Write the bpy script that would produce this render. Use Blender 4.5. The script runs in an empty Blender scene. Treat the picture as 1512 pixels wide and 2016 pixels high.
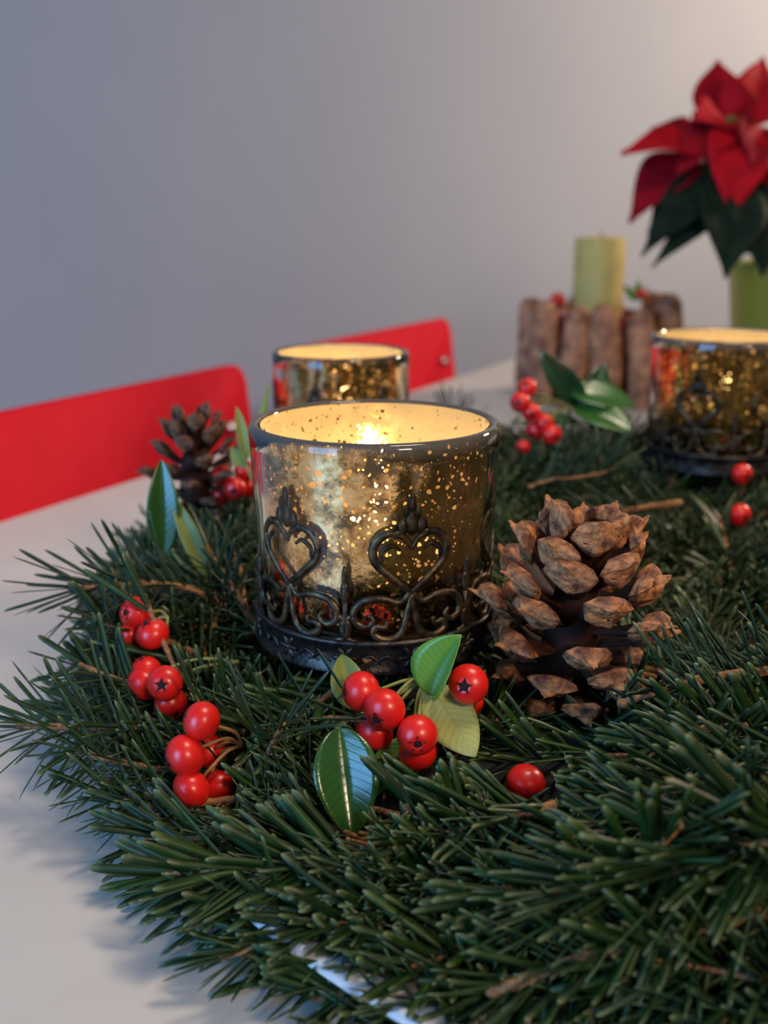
import bpy, math, random
from mathutils import Vector, Matrix, Euler, noise
PI = math.pi
V = Vector
sc = bpy.context.scene
C = sc.collection
R = random.Random

# ------------------------------------------------------------------ camera
PITCH = math.radians(15.5)
HC = 0.175                                   # lens height above the table top (table top is z = 0)
FPX = 2100.0                                 # focal length in pixels of the 1512x2016 frame
cam_d = bpy.data.cameras.new('camera')
cam = bpy.data.objects.new('camera', cam_d); C.objects.link(cam)
cam.location = (0, 0, HC)
cam.rotation_euler = (PI/2 - PITCH, 0, 0)
cam_d.sensor_fit = 'VERTICAL'; cam_d.sensor_height = 24.0
cam_d.lens = 24.0 * FPX / 2016.0
cam_d.clip_start = 0.01
cam_d.dof.use_dof = True; cam_d.dof.focus_distance = 0.296; cam_d.dof.aperture_fstop = 7.2
sc.camera = cam
FW = V((0, math.cos(PITCH), -math.sin(PITCH))); UP = V((0, math.sin(PITCH), math.cos(PITCH))); RT = V((1, 0, 0))
CAM = V((0, 0, HC))
def P(px, py, t):                            # point seen at a pixel, t metres deep
    return CAM + t * (FW + RT * ((px - 756) / FPX) + UP * ((1008 - py) / FPX))
def PZ(px, py, z):                           # point seen at a pixel on the level z
    d = FW + RT * ((px - 756) / FPX) + UP * ((1008 - py) / FPX)
    return CAM + d * ((z - HC) / d.z)
def CV(r, u, t):                             # direction: right, up, towards the lens
    return (RT * r + UP * u - FW * t).normalized()

# ------------------------------------------------------------------ world, lights, exposure
w = bpy.data.worlds.new('world'); sc.world = w; w.use_nodes = True
bg = w.node_tree.nodes['Background']; bg.inputs[0].default_value = (0.42, 0.46, 0.54, 1); bg.inputs[1].default_value = 0.17
def area(name, loc, target, sx, sy, power, col, spread=180):
    d = bpy.data.lights.new(name, 'AREA'); d.shape = 'RECTANGLE'; d.size = sx; d.size_y = sy; d.energy = power; d.color = col
    d.spread = math.radians(spread)
    o = bpy.data.objects.new(name, d); C.objects.link(o); o.location = loc
    o.rotation_euler = (V(target) - V(loc)).to_track_quat('-Z', 'Y').to_euler(); return o
area('window_light', (-1.15, -0.75, 0.48), (-0.3, 0.9, 0.2), 0.8, 0.9, 26, (0.18, 0.49, 1.0))
area('room_lamp', (0.70, -0.95, 0.90), (0.02, 0.30, 0.0), 0.30, 0.30, 1.0, (1.0, 0.76, 0.54), 50)
area('table_fill', (0.28, 0.36, 1.15), (0.22, 0.36, 0.0), 0.28, 0.28, 2.1, (1.0, 0.82, 0.66), 100)  # unseen overhead fill, added to brighten the table top
d = bpy.data.lights.new('wall_lamp', 'POINT'); d.energy = 62; d.color = (1.0, 0.76, 0.58); d.shadow_soft_size = 0.12
o = bpy.data.objects.new('wall_lamp', d); C.objects.link(o); o.location = (1.35, 1.38, 0.76)
sc.view_settings.view_transform = 'Standard'; sc.view_settings.look = 'None'
sc.view_settings.gamma = 1.0; sc.view_settings.use_curve_mapping = False
sc.view_settings.exposure = 0.0
sc.cycles.use_denoising = True
sc.cycles.max_bounces = 10; sc.cycles.transparent_max_bounces = 16; sc.cycles.transmission_bounces = 10
sc.cycles.sample_clamp_indirect = 6.0

# ------------------------------------------------------------------ materials
def new_mat(name):
    m = bpy.data.materials.new(name); m.use_nodes = True
    nt = m.node_tree; b = nt.nodes['Principled BSDF']
    return m, nt, b
def S(b, **k):
    names = dict(col='Base Color', rough='Roughness', metal='Metallic', coat='Coat Weight', coatr='Coat Roughness', sss='Subsurface Weight',
                 spec='Specular IOR Level', trans='Transmission Weight', ior='IOR', emc='Emission Color', ems='Emission Strength', sheen='Sheen Weight')
    for a, v in k.items():
        if a in ('col', 'emc'): v = tuple(v) + (1,)
        b.inputs[names[a]].default_value = v
def N(nt, t, **k):
    n = nt.nodes.new(t)
    for a, v in k.items():
        if hasattr(n, a): setattr(n, a, v)
        else: n.inputs[a].default_value = v
    return n
def noise_mix(m, nt, b, c1, c2, scale, lo=.35, hi=.65, bump=0, bscale=None, detail=4, coord='Object', dist=.001, stretch=None):
    tc = N(nt, 'ShaderNodeTexCoord'); src = tc.outputs[coord]
    if stretch:
        mp = N(nt, 'ShaderNodeMapping'); mp.inputs['Scale'].default_value = stretch
        nt.links.new(src, mp.inputs[0]); src = mp.outputs[0]
    nz = N(nt, 'ShaderNodeTexNoise', Scale=scale, Detail=detail)
    nt.links.new(src, nz.inputs['Vector'])
    cr = N(nt, 'ShaderNodeValToRGB'); cr.color_ramp.elements[0].position = lo; cr.color_ramp.elements[1].position = hi
    cr.color_ramp.elements[0].color = tuple(c1) + (1,); cr.color_ramp.elements[1].color = tuple(c2) + (1,)
    nt.links.new(nz.outputs[0], cr.inputs[0]); nt.links.new(cr.outputs[0], b.inputs['Base Color'])
    if bump:
        n2 = N(nt, 'ShaderNodeTexNoise', Scale=bscale or scale, Detail=5); nt.links.new(src, n2.inputs['Vector'])
        bp = N(nt, 'ShaderNodeBump', Strength=bump, Distance=dist); nt.links.new(n2.outputs[0], bp.inputs['Height'])
        nt.links.new(bp.outputs[0], b.inputs['Normal'])
    return cr
def simple(name, col, rough=.5, **k):
    m, nt, b = new_mat(name); S(b, col=col, rough=rough, **k); return m
def noisy(name, c1, c2, scale, rough=.5, bump=0, bscale=None, lo=.35, hi=.65, dist=.001, stretch=None, **k):
    m, nt, b = new_mat(name); S(b, rough=rough, **k); noise_mix(m, nt, b, c1, c2, scale, lo, hi, bump, bscale, dist=dist, stretch=stretch); return m

M = {}
M['wall'] = noisy('wall_paint', (.385, .415, .46), (.41, .44, .485), 3, .9, .12, 180)
M['floor'] = noisy('floor_wood', (.30, .20, .12), (.38, .26, .16), 6, .5, stretch=(1, 12, 1))
M['table'] = noisy('white_laminate', (.64, .60, .54), (.67, .63, .57), 40, .38, .02, 300)
M['plate'] = simple('white_glaze', (.75, .75, .76), .2, coat=.3)
M['red'] = noisy('red_plastic', (.66, .006, .022), (.72, .008, .026), 30, .6, .03, 500, spec=.12)
M['chrome'] = simple('chrome', (.7, .7, .7), .2, metal=1.0)
M['twig'] = noisy('twig_bark', (.16, .065, .022), (.42, .20, .075), 700, .8, .8, 900, dist=.0006)
M['core_shade'] = noisy('wreath_core', (.002, .004, .002), (.010, .013, .006), 160, .95, .9, 300, dist=.003)  # near-black, so shade between the sprigs is put into the core's colour
M['berry'] = noisy('berry_skin', (.72, .008, .010), (.88, .022, .012), 120, .34, .05, 900, coat=.25, coatr=.2, sss=.12)
M['berry'].node_tree.nodes['Principled BSDF'].inputs['Subsurface Radius'].default_value = (.004, .001, .0005)
M['calyx'] = simple('calyx_dry', (.012, .008, .006), .8)
M['peduncle'] = noisy('peduncle', (.30, .13, .05), (.42, .25, .09), 200, .6)
M['peduncle_green'] = noisy('peduncle_green', (.16, .20, .05), (.32, .34, .12), 200, .6)
M['scale'] = noisy('cone_scale', (.022, .007, .004), (.075, .026, .015), 5, .65, .5, 9, dist=.0006, stretch=(1, 4, 1), spec=.2)
M['tip'] = noisy('cone_tip', (.11, .032, .012), (.56, .235, .085), 5, .75, 1.0, 9, lo=.36, hi=.62, dist=.0012)
M['tip_dark'] = noisy('cone_tip_dark', (.05, .020, .010), (.26, .12, .06), 5, .8, 1.0, 9, dist=.0012)
M['tip_grey'] = noisy('cone_tip_weathered', (.05, .03, .022), (.22, .15, .11), 5, .8, 1.0, 9, dist=.0012)
M['wax'] = simple('ivory_wax', (.85, .66, .40), .5, sss=.3)
M['wick'] = simple('wick', (.01, .01, .01), .9)
M['tin'] = simple('tealight_tin', (.7, .66, .6), .3, metal=1.0)
M['metal'] = noisy('antique_metal', (.035, .028, .022), (.17, .115, .06), 330, .42, .5, 700, metal=.85, dist=.0005)
M['band'] = noisy('antique_metal_band', (.025, .024, .026), (.10, .085, .07), 300, .42, .5, 700, metal=.85, dist=.0005)
M['bract'] = noisy('red_bract', (.46, .002, .010), (.66, .005, .014), 60, .7, .4, 200, dist=.002, spec=.15)
M['bract_dark'] = noisy('deep_red_bract', (.22, .002, .008), (.40, .003, .012), 60, .7, .4, 200, dist=.002, spec=.15)
M['pleaf'] = noisy('poinsettia_green', (.004, .012, .006), (.010, .026, .012), 60, .7, .3, 200, spec=.15)
M['pot'] = noisy('lime_pot', (.26, .28, .035), (.30, .32, .045), 12, .35)
M['soil'] = noisy('soil', (.02, .012, .008), (.05, .03, .02), 90, .95, .8, 200)
M['cand'] = noisy('olive_wax', (.54, .42, .10), (.62, .49, .14), 60, .6, .2, 200, sss=.1)
M['stick'] = noisy('rough_bark', (.20, .07, .035), (.62, .29, .14), 90, .85, 1.0, 160, dist=.004)
M['bowl'] = noisy('dark_red_bowl', (.16, .012, .016), (.24, .02, .022), 30, .6)

def flame_mat():
    m, nt, b = new_mat('candle_flame'); S(b, col=(0, 0, 0), emc=(1.0, .68, .34), ems=430.0); return m
M['flame'] = flame_mat()

def needle_mat(name, dark, light, tipc):
    m, nt, b = new_mat(name); S(b, rough=.42, spec=.32)
    a = N(nt, 'ShaderNodeAttribute', attribute_name='Col'); sep = N(nt, 'ShaderNodeSeparateColor'); nt.links.new(a.outputs['Color'], sep.inputs[0])
    oi = N(nt, 'ShaderNodeObjectInfo')
    ad = N(nt, 'ShaderNodeMath', operation='ADD'); nt.links.new(sep.outputs[2], ad.inputs[0]); nt.links.new(oi.outputs['Random'], ad.inputs[1])
    hf = N(nt, 'ShaderNodeMath', operation='MULTIPLY'); hf.inputs[1].default_value = .5; nt.links.new(ad.outputs[0], hf.inputs[0])
    mx = N(nt, 'ShaderNodeMix', data_type='RGBA'); mx.inputs[6].default_value = dark + (1,); mx.inputs[7].default_value = light + (1,)
    nt.links.new(hf.outputs[0], mx.inputs[0])
    m2 = N(nt, 'ShaderNodeMix', data_type='RGBA'); m2.inputs[7].default_value = (.045, .085, .050, 1)      # paler underside with its wax lines
    sc_ = N(nt, 'ShaderNodeMath', operation='MULTIPLY'); sc_.inputs[1].default_value = .75; nt.links.new(sep.outputs[1], sc_.inputs[0])
    nt.links.new(mx.outputs[2], m2.inputs[6]); nt.links.new(sc_.outputs[0], m2.inputs[0])
    m3 = N(nt, 'ShaderNodeMix', data_type='RGBA'); m3.inputs[7].default_value = tipc + (1,)
    nt.links.new(m2.outputs[2], m3.inputs[6]); nt.links.new(sep.outputs[0], m3.inputs[0]); nt.links.new(m3.outputs[2], b.inputs['Base Color'])
    return m
M['needle'] = needle_mat('fir_needle', (.004, .016, .002), (.024, .064, .005), (.24, .27, .11))
M['needle_grey'] = needle_mat('fir_needle_dull', (.008, .022, .006), (.024, .054, .014), (.14, .17, .09))

def leaf_mat(name, c1, c2, vein, rough=.3, coat=.5, vstr=.9):
    m, nt, b = new_mat(name); S(b, rough=rough, coat=coat, coatr=.16)
    at = N(nt, 'ShaderNodeUVMap'); sp = N(nt, 'ShaderNodeSeparateXYZ'); nt.links.new(at.outputs[0], sp.inputs[0])
    # side veins run forward from the midrib: a wave of (u - |v|*k)
    s1 = N(nt, 'ShaderNodeMath', operation='SUBTRACT'); s1.inputs[1].default_value = .5; nt.links.new(sp.outputs[1], s1.inputs[0])
    ab = N(nt, 'ShaderNodeMath', operation='ABSOLUTE'); nt.links.new(s1.outputs[0], ab.inputs[0])
    k = N(nt, 'ShaderNodeMath', operation='MULTIPLY'); k.inputs[1].default_value = .38; nt.links.new(ab.outputs[0], k.inputs[0])
    su = N(nt, 'ShaderNodeMath', operation='SUBTRACT'); nt.links.new(sp.outputs[0], su.inputs[0]); nt.links.new(k.outputs[0], su.inputs[1])
    fr = N(nt, 'ShaderNodeMath', operation='MULTIPLY'); fr.inputs[1].default_value = 75.0; nt.links.new(su.outputs[0], fr.inputs[0])
    co = N(nt, 'ShaderNodeMath', operation='COSINE'); nt.links.new(fr.outputs[0], co.inputs[0])
    r1 = N(nt, 'ShaderNodeMapRange'); r1.inputs[1].default_value = .55; r1.inputs[2].default_value = 1.0; nt.links.new(co.outputs[0], r1.inputs[0])
    r2 = N(nt, 'ShaderNodeMapRange'); r2.inputs[1].default_value = .03; r2.inputs[2].default_value = .0; nt.links.new(ab.outputs[0], r2.inputs[0])
    mxv = N(nt, 'ShaderNodeMath', operation='MAXIMUM'); nt.links.new(r1.outputs[0], mxv.inputs[0]); nt.links.new(r2.outputs[0], mxv.inputs[1])
    tc = N(nt, 'ShaderNodeTexCoord'); nz = N(nt, 'ShaderNodeTexNoise', Scale=160.0, Detail=3.0); nt.links.new(tc.outputs['Object'], nz.inputs['Vector'])
    mc = N(nt, 'ShaderNodeMix', data_type='RGBA'); mc.inputs[6].default_value = c1 + (1,); mc.inputs[7].default_value = c2 + (1,); nt.links.new(nz.outputs[0], mc.inputs[0])
    m2 = N(nt, 'ShaderNodeMix', data_type='RGBA'); m2.inputs[7].default_value = vein + (1,); nt.links.new(mc.outputs[2], m2.inputs[6])
    vf = N(nt, 'ShaderNodeMath', operation='MULTIPLY'); vf.inputs[1].default_value = .35; nt.links.new(mxv.outputs[0], vf.inputs[0]); nt.links.new(vf.outputs[0], m2.inputs[0])
    nt.links.new(m2.outputs[2], b.inputs['Base Color'])
    bp = N(nt, 'ShaderNodeBump', Strength=vstr*.2, Distance=.0003); bp.invert = True; nt.links.new(mxv.outputs[0], bp.inputs['Height']); nt.links.new(bp.outputs[0], b.inputs['Normal'])
    nt.links.new(bp.outputs[0], b.inputs['Coat Normal'])
    return m
M['leaf'] = leaf_mat('leaf_green', (.030, .110, .018), (.055, .165, .025), (.02, .07, .012), .30, .6)
M['leaf_dark'] = leaf_mat('leaf_dark_green', (.012, .050, .016), (.026, .085, .022), (.01, .04, .01), .26, .8)
M['leaf_sheen'] = leaf_mat('leaf_glossy_green', (.016, .075, .014), (.030, .110, .018), (.01, .05, .01), .30, .55, .6)
M['leaf_light'] = leaf_mat('leaf_fresh_green', (.12, .30, .025), (.17, .36, .035), (.08, .2, .02), .4, .2, .4)
M['leaf_under'] = leaf_mat('leaf_pale_underside', (.30, .36, .10), (.40, .44, .16), (.16, .18, .04), .6, .05, .5)
M['leaf_yellow'] = leaf_mat('leaf_yellow_green', (.17, .22, .035), (.26, .30, .06), (.12, .14, .02), .5, .15, .5)

def glass_mat():
    m, nt, b = new_mat('clear_glass'); S(b, col=(.98, .90, .76), rough=.0, trans=1.0, ior=1.45)
    tc = N(nt, 'ShaderNodeTexCoord'); sp = N(nt, 'ShaderNodeSeparateXYZ'); nt.links.new(tc.outputs['Object'], sp.inputs[0])      # clear lip made slightly milky, a painted lightening of the dark rim
    mr = N(nt, 'ShaderNodeMapRange'); mr.inputs[1].default_value = .0645; mr.inputs[2].default_value = .0690; mr.inputs[3].default_value = 1.0; mr.inputs[4].default_value = .93
    nt.links.new(sp.outputs[2], mr.inputs[0]); nt.links.new(mr.outputs[0], b.inputs['Transmission Weight']); return m
M['glass'] = glass_mat()
def coat_mat():
    m, nt, b = new_mat('speckled_gold_mirror'); L = nt.links.new
    tc = N(nt, 'ShaderNodeTexCoord'); src = tc.outputs['Object']
    wn = N(nt, 'ShaderNodeTexNoise', Scale=420.0, Detail=2.0); L(src, wn.inputs['Vector'])
    vm = N(nt, 'ShaderNodeVectorMath', operation='MULTIPLY_ADD'); vm.inputs[1].default_value = (.0016,) * 3
    L(wn.outputs['Color'], vm.inputs[0]); L(src, vm.inputs[2])
    masks = []
    for scl, rad, wgt in ((200.0, .30, .9), (420.0, .36, .9), (620.0, .38, .8)):
        vo = N(nt, 'ShaderNodeTexVoronoi', Scale=scl); L(vm.outputs[0], vo.inputs['Vector'])
        spc = N(nt, 'ShaderNodeSeparateColor'); L(vo.outputs['Color'], spc.inputs[0])
        # radius per cell: many cells have none
        rr = N(nt, 'ShaderNodeMapRange'); rr.inputs[1].default_value = .12; rr.inputs[2].default_value = 1.0; rr.inputs[3].default_value = 0.0; rr.inputs[4].default_value = rad
        L(spc.outputs[0], rr.inputs[0])
        big = N(nt, 'ShaderNodeTexNoise', Scale=38.0, Detail=1.0); L(src, big.inputs['Vector'])
        br = N(nt, 'ShaderNodeMapRange'); br.inputs[1].default_value = .36; br.inputs[2].default_value = .60; br.inputs[3].default_value = .45; br.inputs[4].default_value = 1.0; L(big.outputs[0], br.inputs[0])
        rm = N(nt, 'ShaderNodeMath', operation='MULTIPLY'); L(rr.outputs[0], rm.inputs[0]); L(br.outputs[0], rm.inputs[1])
        lt = N(nt, 'ShaderNodeMath', operation='LESS_THAN'); L(vo.outputs['Distance'], lt.inputs[0]); L(rm.outputs[0], lt.inputs[1])
        masks.append(lt)
    m1 = N(nt, 'ShaderNodeMath', operation='MAXIMUM'); L(masks[0].outputs[0], m1.inputs[0]); L(masks[1].outputs[0], m1.inputs[1])
    m2 = N(nt, 'ShaderNodeMath', operation='MAXIMUM'); L(m1.outputs[0], m2.inputs[0]); L(masks[2].outputs[0], m2.inputs[1])
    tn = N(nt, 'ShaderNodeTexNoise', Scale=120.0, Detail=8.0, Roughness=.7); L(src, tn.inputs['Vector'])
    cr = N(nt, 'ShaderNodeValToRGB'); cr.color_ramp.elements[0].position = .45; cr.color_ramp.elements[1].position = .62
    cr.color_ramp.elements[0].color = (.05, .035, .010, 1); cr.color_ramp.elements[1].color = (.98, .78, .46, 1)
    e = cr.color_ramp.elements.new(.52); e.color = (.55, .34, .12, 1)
    sx = N(nt, 'ShaderNodeSeparateXYZ'); L(src, sx.inputs[0])                       # mottled tarnish; extra darkening on one side paints in dark room reflections
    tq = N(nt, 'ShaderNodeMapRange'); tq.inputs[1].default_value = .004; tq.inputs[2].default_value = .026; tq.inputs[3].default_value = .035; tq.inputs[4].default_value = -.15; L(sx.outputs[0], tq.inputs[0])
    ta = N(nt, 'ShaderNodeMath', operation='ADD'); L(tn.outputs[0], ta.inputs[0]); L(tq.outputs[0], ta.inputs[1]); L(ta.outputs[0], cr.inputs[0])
    L(cr.outputs[0], b.inputs['Base Color']); S(b, metal=1.0, rough=.06)
    n3 = N(nt, 'ShaderNodeTexNoise', Scale=600.0, Detail=2.0); L(src, n3.inputs['Vector'])
    bp = N(nt, 'ShaderNodeBump', Strength=.25, Distance=.0004); L(n3.outputs[0], bp.inputs['Height']); L(bp.outputs[0], b.inputs['Normal'])
    tr = N(nt, 'ShaderNodeBsdfTransparent'); tr.inputs[0].default_value = (1.0, .93, .80, 1)
    ms = N(nt, 'ShaderNodeMixShader'); L(m2.outputs[0], ms.inputs[0]); L(b.outputs[0], ms.inputs[1]); L(tr.outputs[0], ms.inputs[2])
    tl = N(nt, 'ShaderNodeBsdfTranslucent'); tl.inputs[0].default_value = (1.0, .80, .46, 1)
    df = N(nt, 'ShaderNodeBsdfDiffuse'); df.inputs[0].default_value = (.95, .78, .48, 1)
    md = N(nt, 'ShaderNodeMixShader', Fac=.55); L(df.outputs[0], md.inputs[1]); L(tl.outputs[0], md.inputs[2])
    geo = N(nt, 'ShaderNodeNewGeometry'); bf = N(nt, 'ShaderNodeMapRange'); bf.inputs[3].default_value = .007; bf.inputs[4].default_value = .30; L(geo.outputs['Backfacing'], bf.inputs[0])
    mm_ = N(nt, 'ShaderNodeMixShader'); L(bf.outputs[0], mm_.inputs[0]); L(b.outputs[0], mm_.inputs[1]); L(md.outputs[0], mm_.inputs[2]); L(mm_.outputs[0], ms.inputs[1])
    L(ms.outputs[0], nt.nodes['Material Output'].inputs['Surface'])
    return m
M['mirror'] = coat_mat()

# ------------------------------------------------------------------ mesh helpers
class MB:
    def __init__(s): s.v = []; s.f = []; s.col = None; s.uv = None
    def add(s, vs, fs, M4=None):
        n = len(s.v); s.v += [tuple(M4 @ V(p)) if M4 else tuple(p) for p in vs]; s.f += [tuple(i + n for i in f) for f in fs]; return s
    def box(s, a, b, M4=None):
        x0, y0, z0 = a; x1, y1, z1 = b
        return s.add([(x0,y0,z0),(x1,y0,z0),(x1,y1,z0),(x0,y1,z0),(x0,y0,z1),(x1,y0,z1),(x1,y1,z1),(x0,y1,z1)],
                     [(3,2,1,0),(4,5,6,7),(0,1,5,4),(1,2,6,5),(2,3,7,6),(3,0,4,7)], M4)
    def lathe(s, prof, n=32, M4=None, cap0=True, cap1=True, closed=False):
        vs = []; fs = []; k = len(prof)
        for (r, z) in prof:
            for i in range(n):
                a = 2*PI*i/n; vs.append((r*math.cos(a), r*math.sin(a), z))
        for j in range(k if closed else k-1):
            j2 = (j+1) % k
            for i in range(n):
                fs.append((j*n+i, j*n+(i+1)%n, j2*n+(i+1)%n, j2*n+i))
        if not closed:
            if cap0: fs.append(tuple(reversed(range(n))))
            if cap1: fs.append(tuple((k-1)*n+i for i in range(n)))
        return s.add(vs, fs, M4)
    def tube(s, pts, rad, n=6, flat=1.0, nrm=None):
        pts = [V(p) for p in pts]; k = len(pts)
        if not hasattr(rad, '__len__'): rad = [rad]*k
        vs = []; fs = []; prev = None
        for i, p in enumerate(pts):
            t = (pts[min(i+1, k-1)] - pts[max(i-1, 0)]).normalized()
            if nrm: u = (nrm(p) if callable(nrm) else V(nrm))
            elif prev is not None: u = prev
            else: u = V((0, 0, 1)) if abs(t.z) < .9 else V((1, 0, 0))
            u = (u - t*u.dot(t)).normalized(); prev = u; w_ = t.cross(u)
            for j in range(n):
                a = 2*PI*j/n; vs.append(p + (u*math.cos(a)*flat + w_*math.sin(a))*rad[i])
        for i in range(k-1):
            for j in range(n):
                fs.append((i*n+j, i*n+(j+1)%n, (i+1)*n+(j+1)%n, (i+1)*n+j))
        fs.append(tuple(reversed(range(n)))); fs.append(tuple((k-1)*n+j for j in range(n)))
        return s.add(vs, fs)
    def ball(s, c, r, n=12, m=8, M4=None):
        r = r if hasattr(r, '__len__') else (r, r, r)
        prof = [(math.sin(PI*j/m), -math.cos(PI*j/m)) for j in range(m+1)]
        prof[0] = (.001, -1); prof[-1] = (.001, 1)
        mm = Matrix.Translation(V(c)) @ Matrix.Diagonal(V(r).to_4d() if False else V((r[0], r[1], r[2], 1)))
        return s.lathe(prof, n, (M4 @ mm) if M4 else mm)
    def mesh(s, name, mat, smooth=True):
        me = bpy.data.meshes.new(name); me.from_pydata(s.v, [], s.f); me.materials.append(mat)
        if smooth: me.polygons.foreach_set('use_smooth', [True]*len(me.polygons))
        if s.col:
            ca = me.color_attributes.new('Col', 'FLOAT_COLOR', 'POINT'); ca.data.foreach_set('color', [x for c in s.col for x in c])
        if s.uv:
            uvl = me.uv_layers.new(name='UVMap')
            buf = []
            for l in me.loops: buf += s.uv[l.vertex_index]
            uvl.data.foreach_set('uv', buf)
        me.update(); return me
    def build(s, name, mat, parent=None, smooth=True, mtx=None):
        return link(name, s.mesh(name, mat, smooth), parent, mtx)
def link(name, data, parent=None, mtx=None):
    o = bpy.data.objects.new(name, data); C.objects.link(o)
    if parent: o.parent = parent
    if mtx is not None: o.matrix_basis = mtx
    return o
def tag(o, label=None, cat=None, group=None, kind=None):
    if label: o['label'] = label
    if cat: o['category'] = cat
    if group: o['group'] = group
    if kind: o['kind'] = kind
    return o
def empty(name, loc=(0, 0, 0), mtx=None, parent=None):
    o = bpy.data.objects.new(name, None); o.empty_display_size = .01; C.objects.link(o)
    o.matrix_basis = mtx if mtx is not None else Matrix.Translation(V(loc))
    if parent: o.parent = parent
    return o
def bevel(o, w_, seg=3):
    b = o.modifiers.new('bevel', 'BEVEL'); b.width = w_; b.segments = seg; b.limit_method = 'ANGLE'; return o
def frame(x, zhint, loc):                    # matrix with local X along x, local Z near zhint
    x = V(x).normalized(); z = V(zhint); z = z - x*z.dot(x)
    if z.length < 1e-5: z = x.orthogonal()
    z.normalize(); y = z.cross(x)
    return Matrix(((x.x, y.x, z.x, loc[0]), (x.y, y.y, z.y, loc[1]), (x.z, y.z, z.z, loc[2]), (0, 0, 0, 1)))
def zframe(z, loc):
    return Matrix.Translation(V(loc)) @ V(z).to_track_quat('Z', 'X').to_matrix().to_4x4()
def spline(cp, n=8):
    cp = [V(p) for p in cp]; c = [cp[0]*2 - cp[1]] + cp + [cp[-1]*2 - cp[-2]]; out = []
    for i in range(1, len(c)-2):
        for j in range(n):
            t = j/n; a, b_, c_, d_ = c[i-1], c[i], c[i+1], c[i+2]
            out.append(.5*((2*b_) + (c_-a)*t + (2*a-5*b_+4*c_-d_)*t*t + (3*b_-a-3*c_+d_)*t**3))
    out.append(cp[-1]); return out

# ------------------------------------------------------------------ the setting
E = V((.464, .886, 0)).normalized(); NN = V((E.y, -E.x, 0))       # along the table's edge, and inwards over the table
E0 = V((-.229, .611, 0))
WD = V((.8, .6, 0)); WN = V((-.6, .8, 0)); W0 = V((-.75, .95, 0))
wl = MB()
for a, b_ in ((-1.5, 3.6),):
    p, q = W0 + WD*a, W0 + WD*b_
    wl.add([(p.x, p.y, -.73), (q.x, q.y, -.73), (q.x, q.y, 1.75), (p.x, p.y, 1.75)] + [tuple(V((r.x, r.y, z)) + WN*.1) for r, z in ((p, -.73), (q, -.73), (q, 1.75), (p, 1.75))],
           [(0, 1, 2, 3), (7, 6, 5, 4), (0, 4, 5, 1), (1, 5, 6, 2), (2, 6, 7, 3), (3, 7, 4, 0)])
tag(wl.build('wall_back', M['wall'], smooth=False), kind='structure')
fm = frame(WD, (0, 0, 1), (0, 0, 0))
p = W0 + WD*-1.5; q = W0 + WD*3.6
fl = MB(); fl.add([tuple(p), tuple(q), tuple(q - WN*3.2), tuple(p - WN*3.2)], [(3, 2, 1, 0)]); fl.add([tuple(p - V((0,0,.05))), tuple(q - V((0,0,.05))), tuple(q - WN*3.2 - V((0,0,.05))), tuple(p - WN*3.2 - V((0,0,.05)))], [(0, 1, 2, 3)])
fl.v = [(a, b, c - .73) for a, b, c in fl.v]
tag(fl.build('floor', M['floor'], smooth=False), kind='structure')
bb = MB(); bb.box((-1.5, -.012, 0), (3.6, 0, .07), frame(WD, (0, 0, 1), (W0.x, W0.y, -.73)))
tag(bb.build('baseboard_back', M['table'], smooth=False), kind='structure')

# ------------------------------------------------------------------ table
tb = empty('dining_table', E0 + E*.2 + NN*.4 + V((0, 0, -.73)))
tag(tb, 'white laminate dining table top under the fir wreath, running past red chairs', 'table')
S0, S1, TW = -1.05, 1.28, .86
tf = frame(E, (0, 0, 1), E0 - tb.location)
mb = MB(); mb.box((S0, -TW, -.026), (S1, 0, 0)); bevel(mb.build('tabletop', M['table'], tb, False, tf), .003)
mb = MB(); mb.box((S0+.1, -TW+.08, -.10), (S1-.1, -.08, -.0262)); mb.build('apron', M['table'], tb, False, tf)
lg = MB(); lg.box((-.03, -.03, -.73), (.03, .03, -.1001)); lgm = lg.mesh('leg', M['table'], False)
for a in (S0+.14, S1-.14):
    for b_ in (-TW+.12, -.12): link('leg', lgm, tb, tf @ Matrix.Translation((a, b_, 0)))

# ------------------------------------------------------------------ red chairs
def rounded_plate(w_, h, rc, th, bow=.0, nx=14, nz=10, M4=None):
    out = []                                              # outline in (x, z), counter-clockwise
    for cx, cz, a0 in ((w_/2-rc, h-rc, 0), (-w_/2+rc, h-rc, 90), (-w_/2+rc, rc, 180), (w_/2-rc, rc, 270)):
        for k in range(7):
            a = math.radians(a0 + 15*k); out.append((cx+rc*math.cos(a), cz+rc*math.sin(a)))
    n = len(out); mb = MB(); vs = []
    def bw(x): return bow*(1-(2*x/w_)**2)
    for y, sh in ((-th/2, .0), (-th/2+.0025, .0), (th/2-.0025, 0), (th/2, .0)):
        ins = .0025 if abs(abs(y)-th/2) < 1e-9 else 0
        for x, z in out:
            f = 1-ins*2/w_; vs.append((x*f, y + bw(x), h/2 + (z-h/2)*(1-ins*2/h)))
    fs = []
    for j in range(3):
        for i in range(n): fs.append((j*n+i, j*n+(i+1) % n, (j+1)*n+(i+1) % n, (j+1)*n+i))
    # centre lines so the bow stays curved
    for j, flip in ((0, False), (3, True)):
        c = len(vs); vs.append((0, (-th/2 if j == 0 else th/2) + bw(0), h/2))
        for i in range(n):
            f = (j*n+i, j*n+(i+1) % n, c); fs.append(f if flip else tuple(reversed(f)))
    return mb.add(vs, fs, M4)
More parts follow.
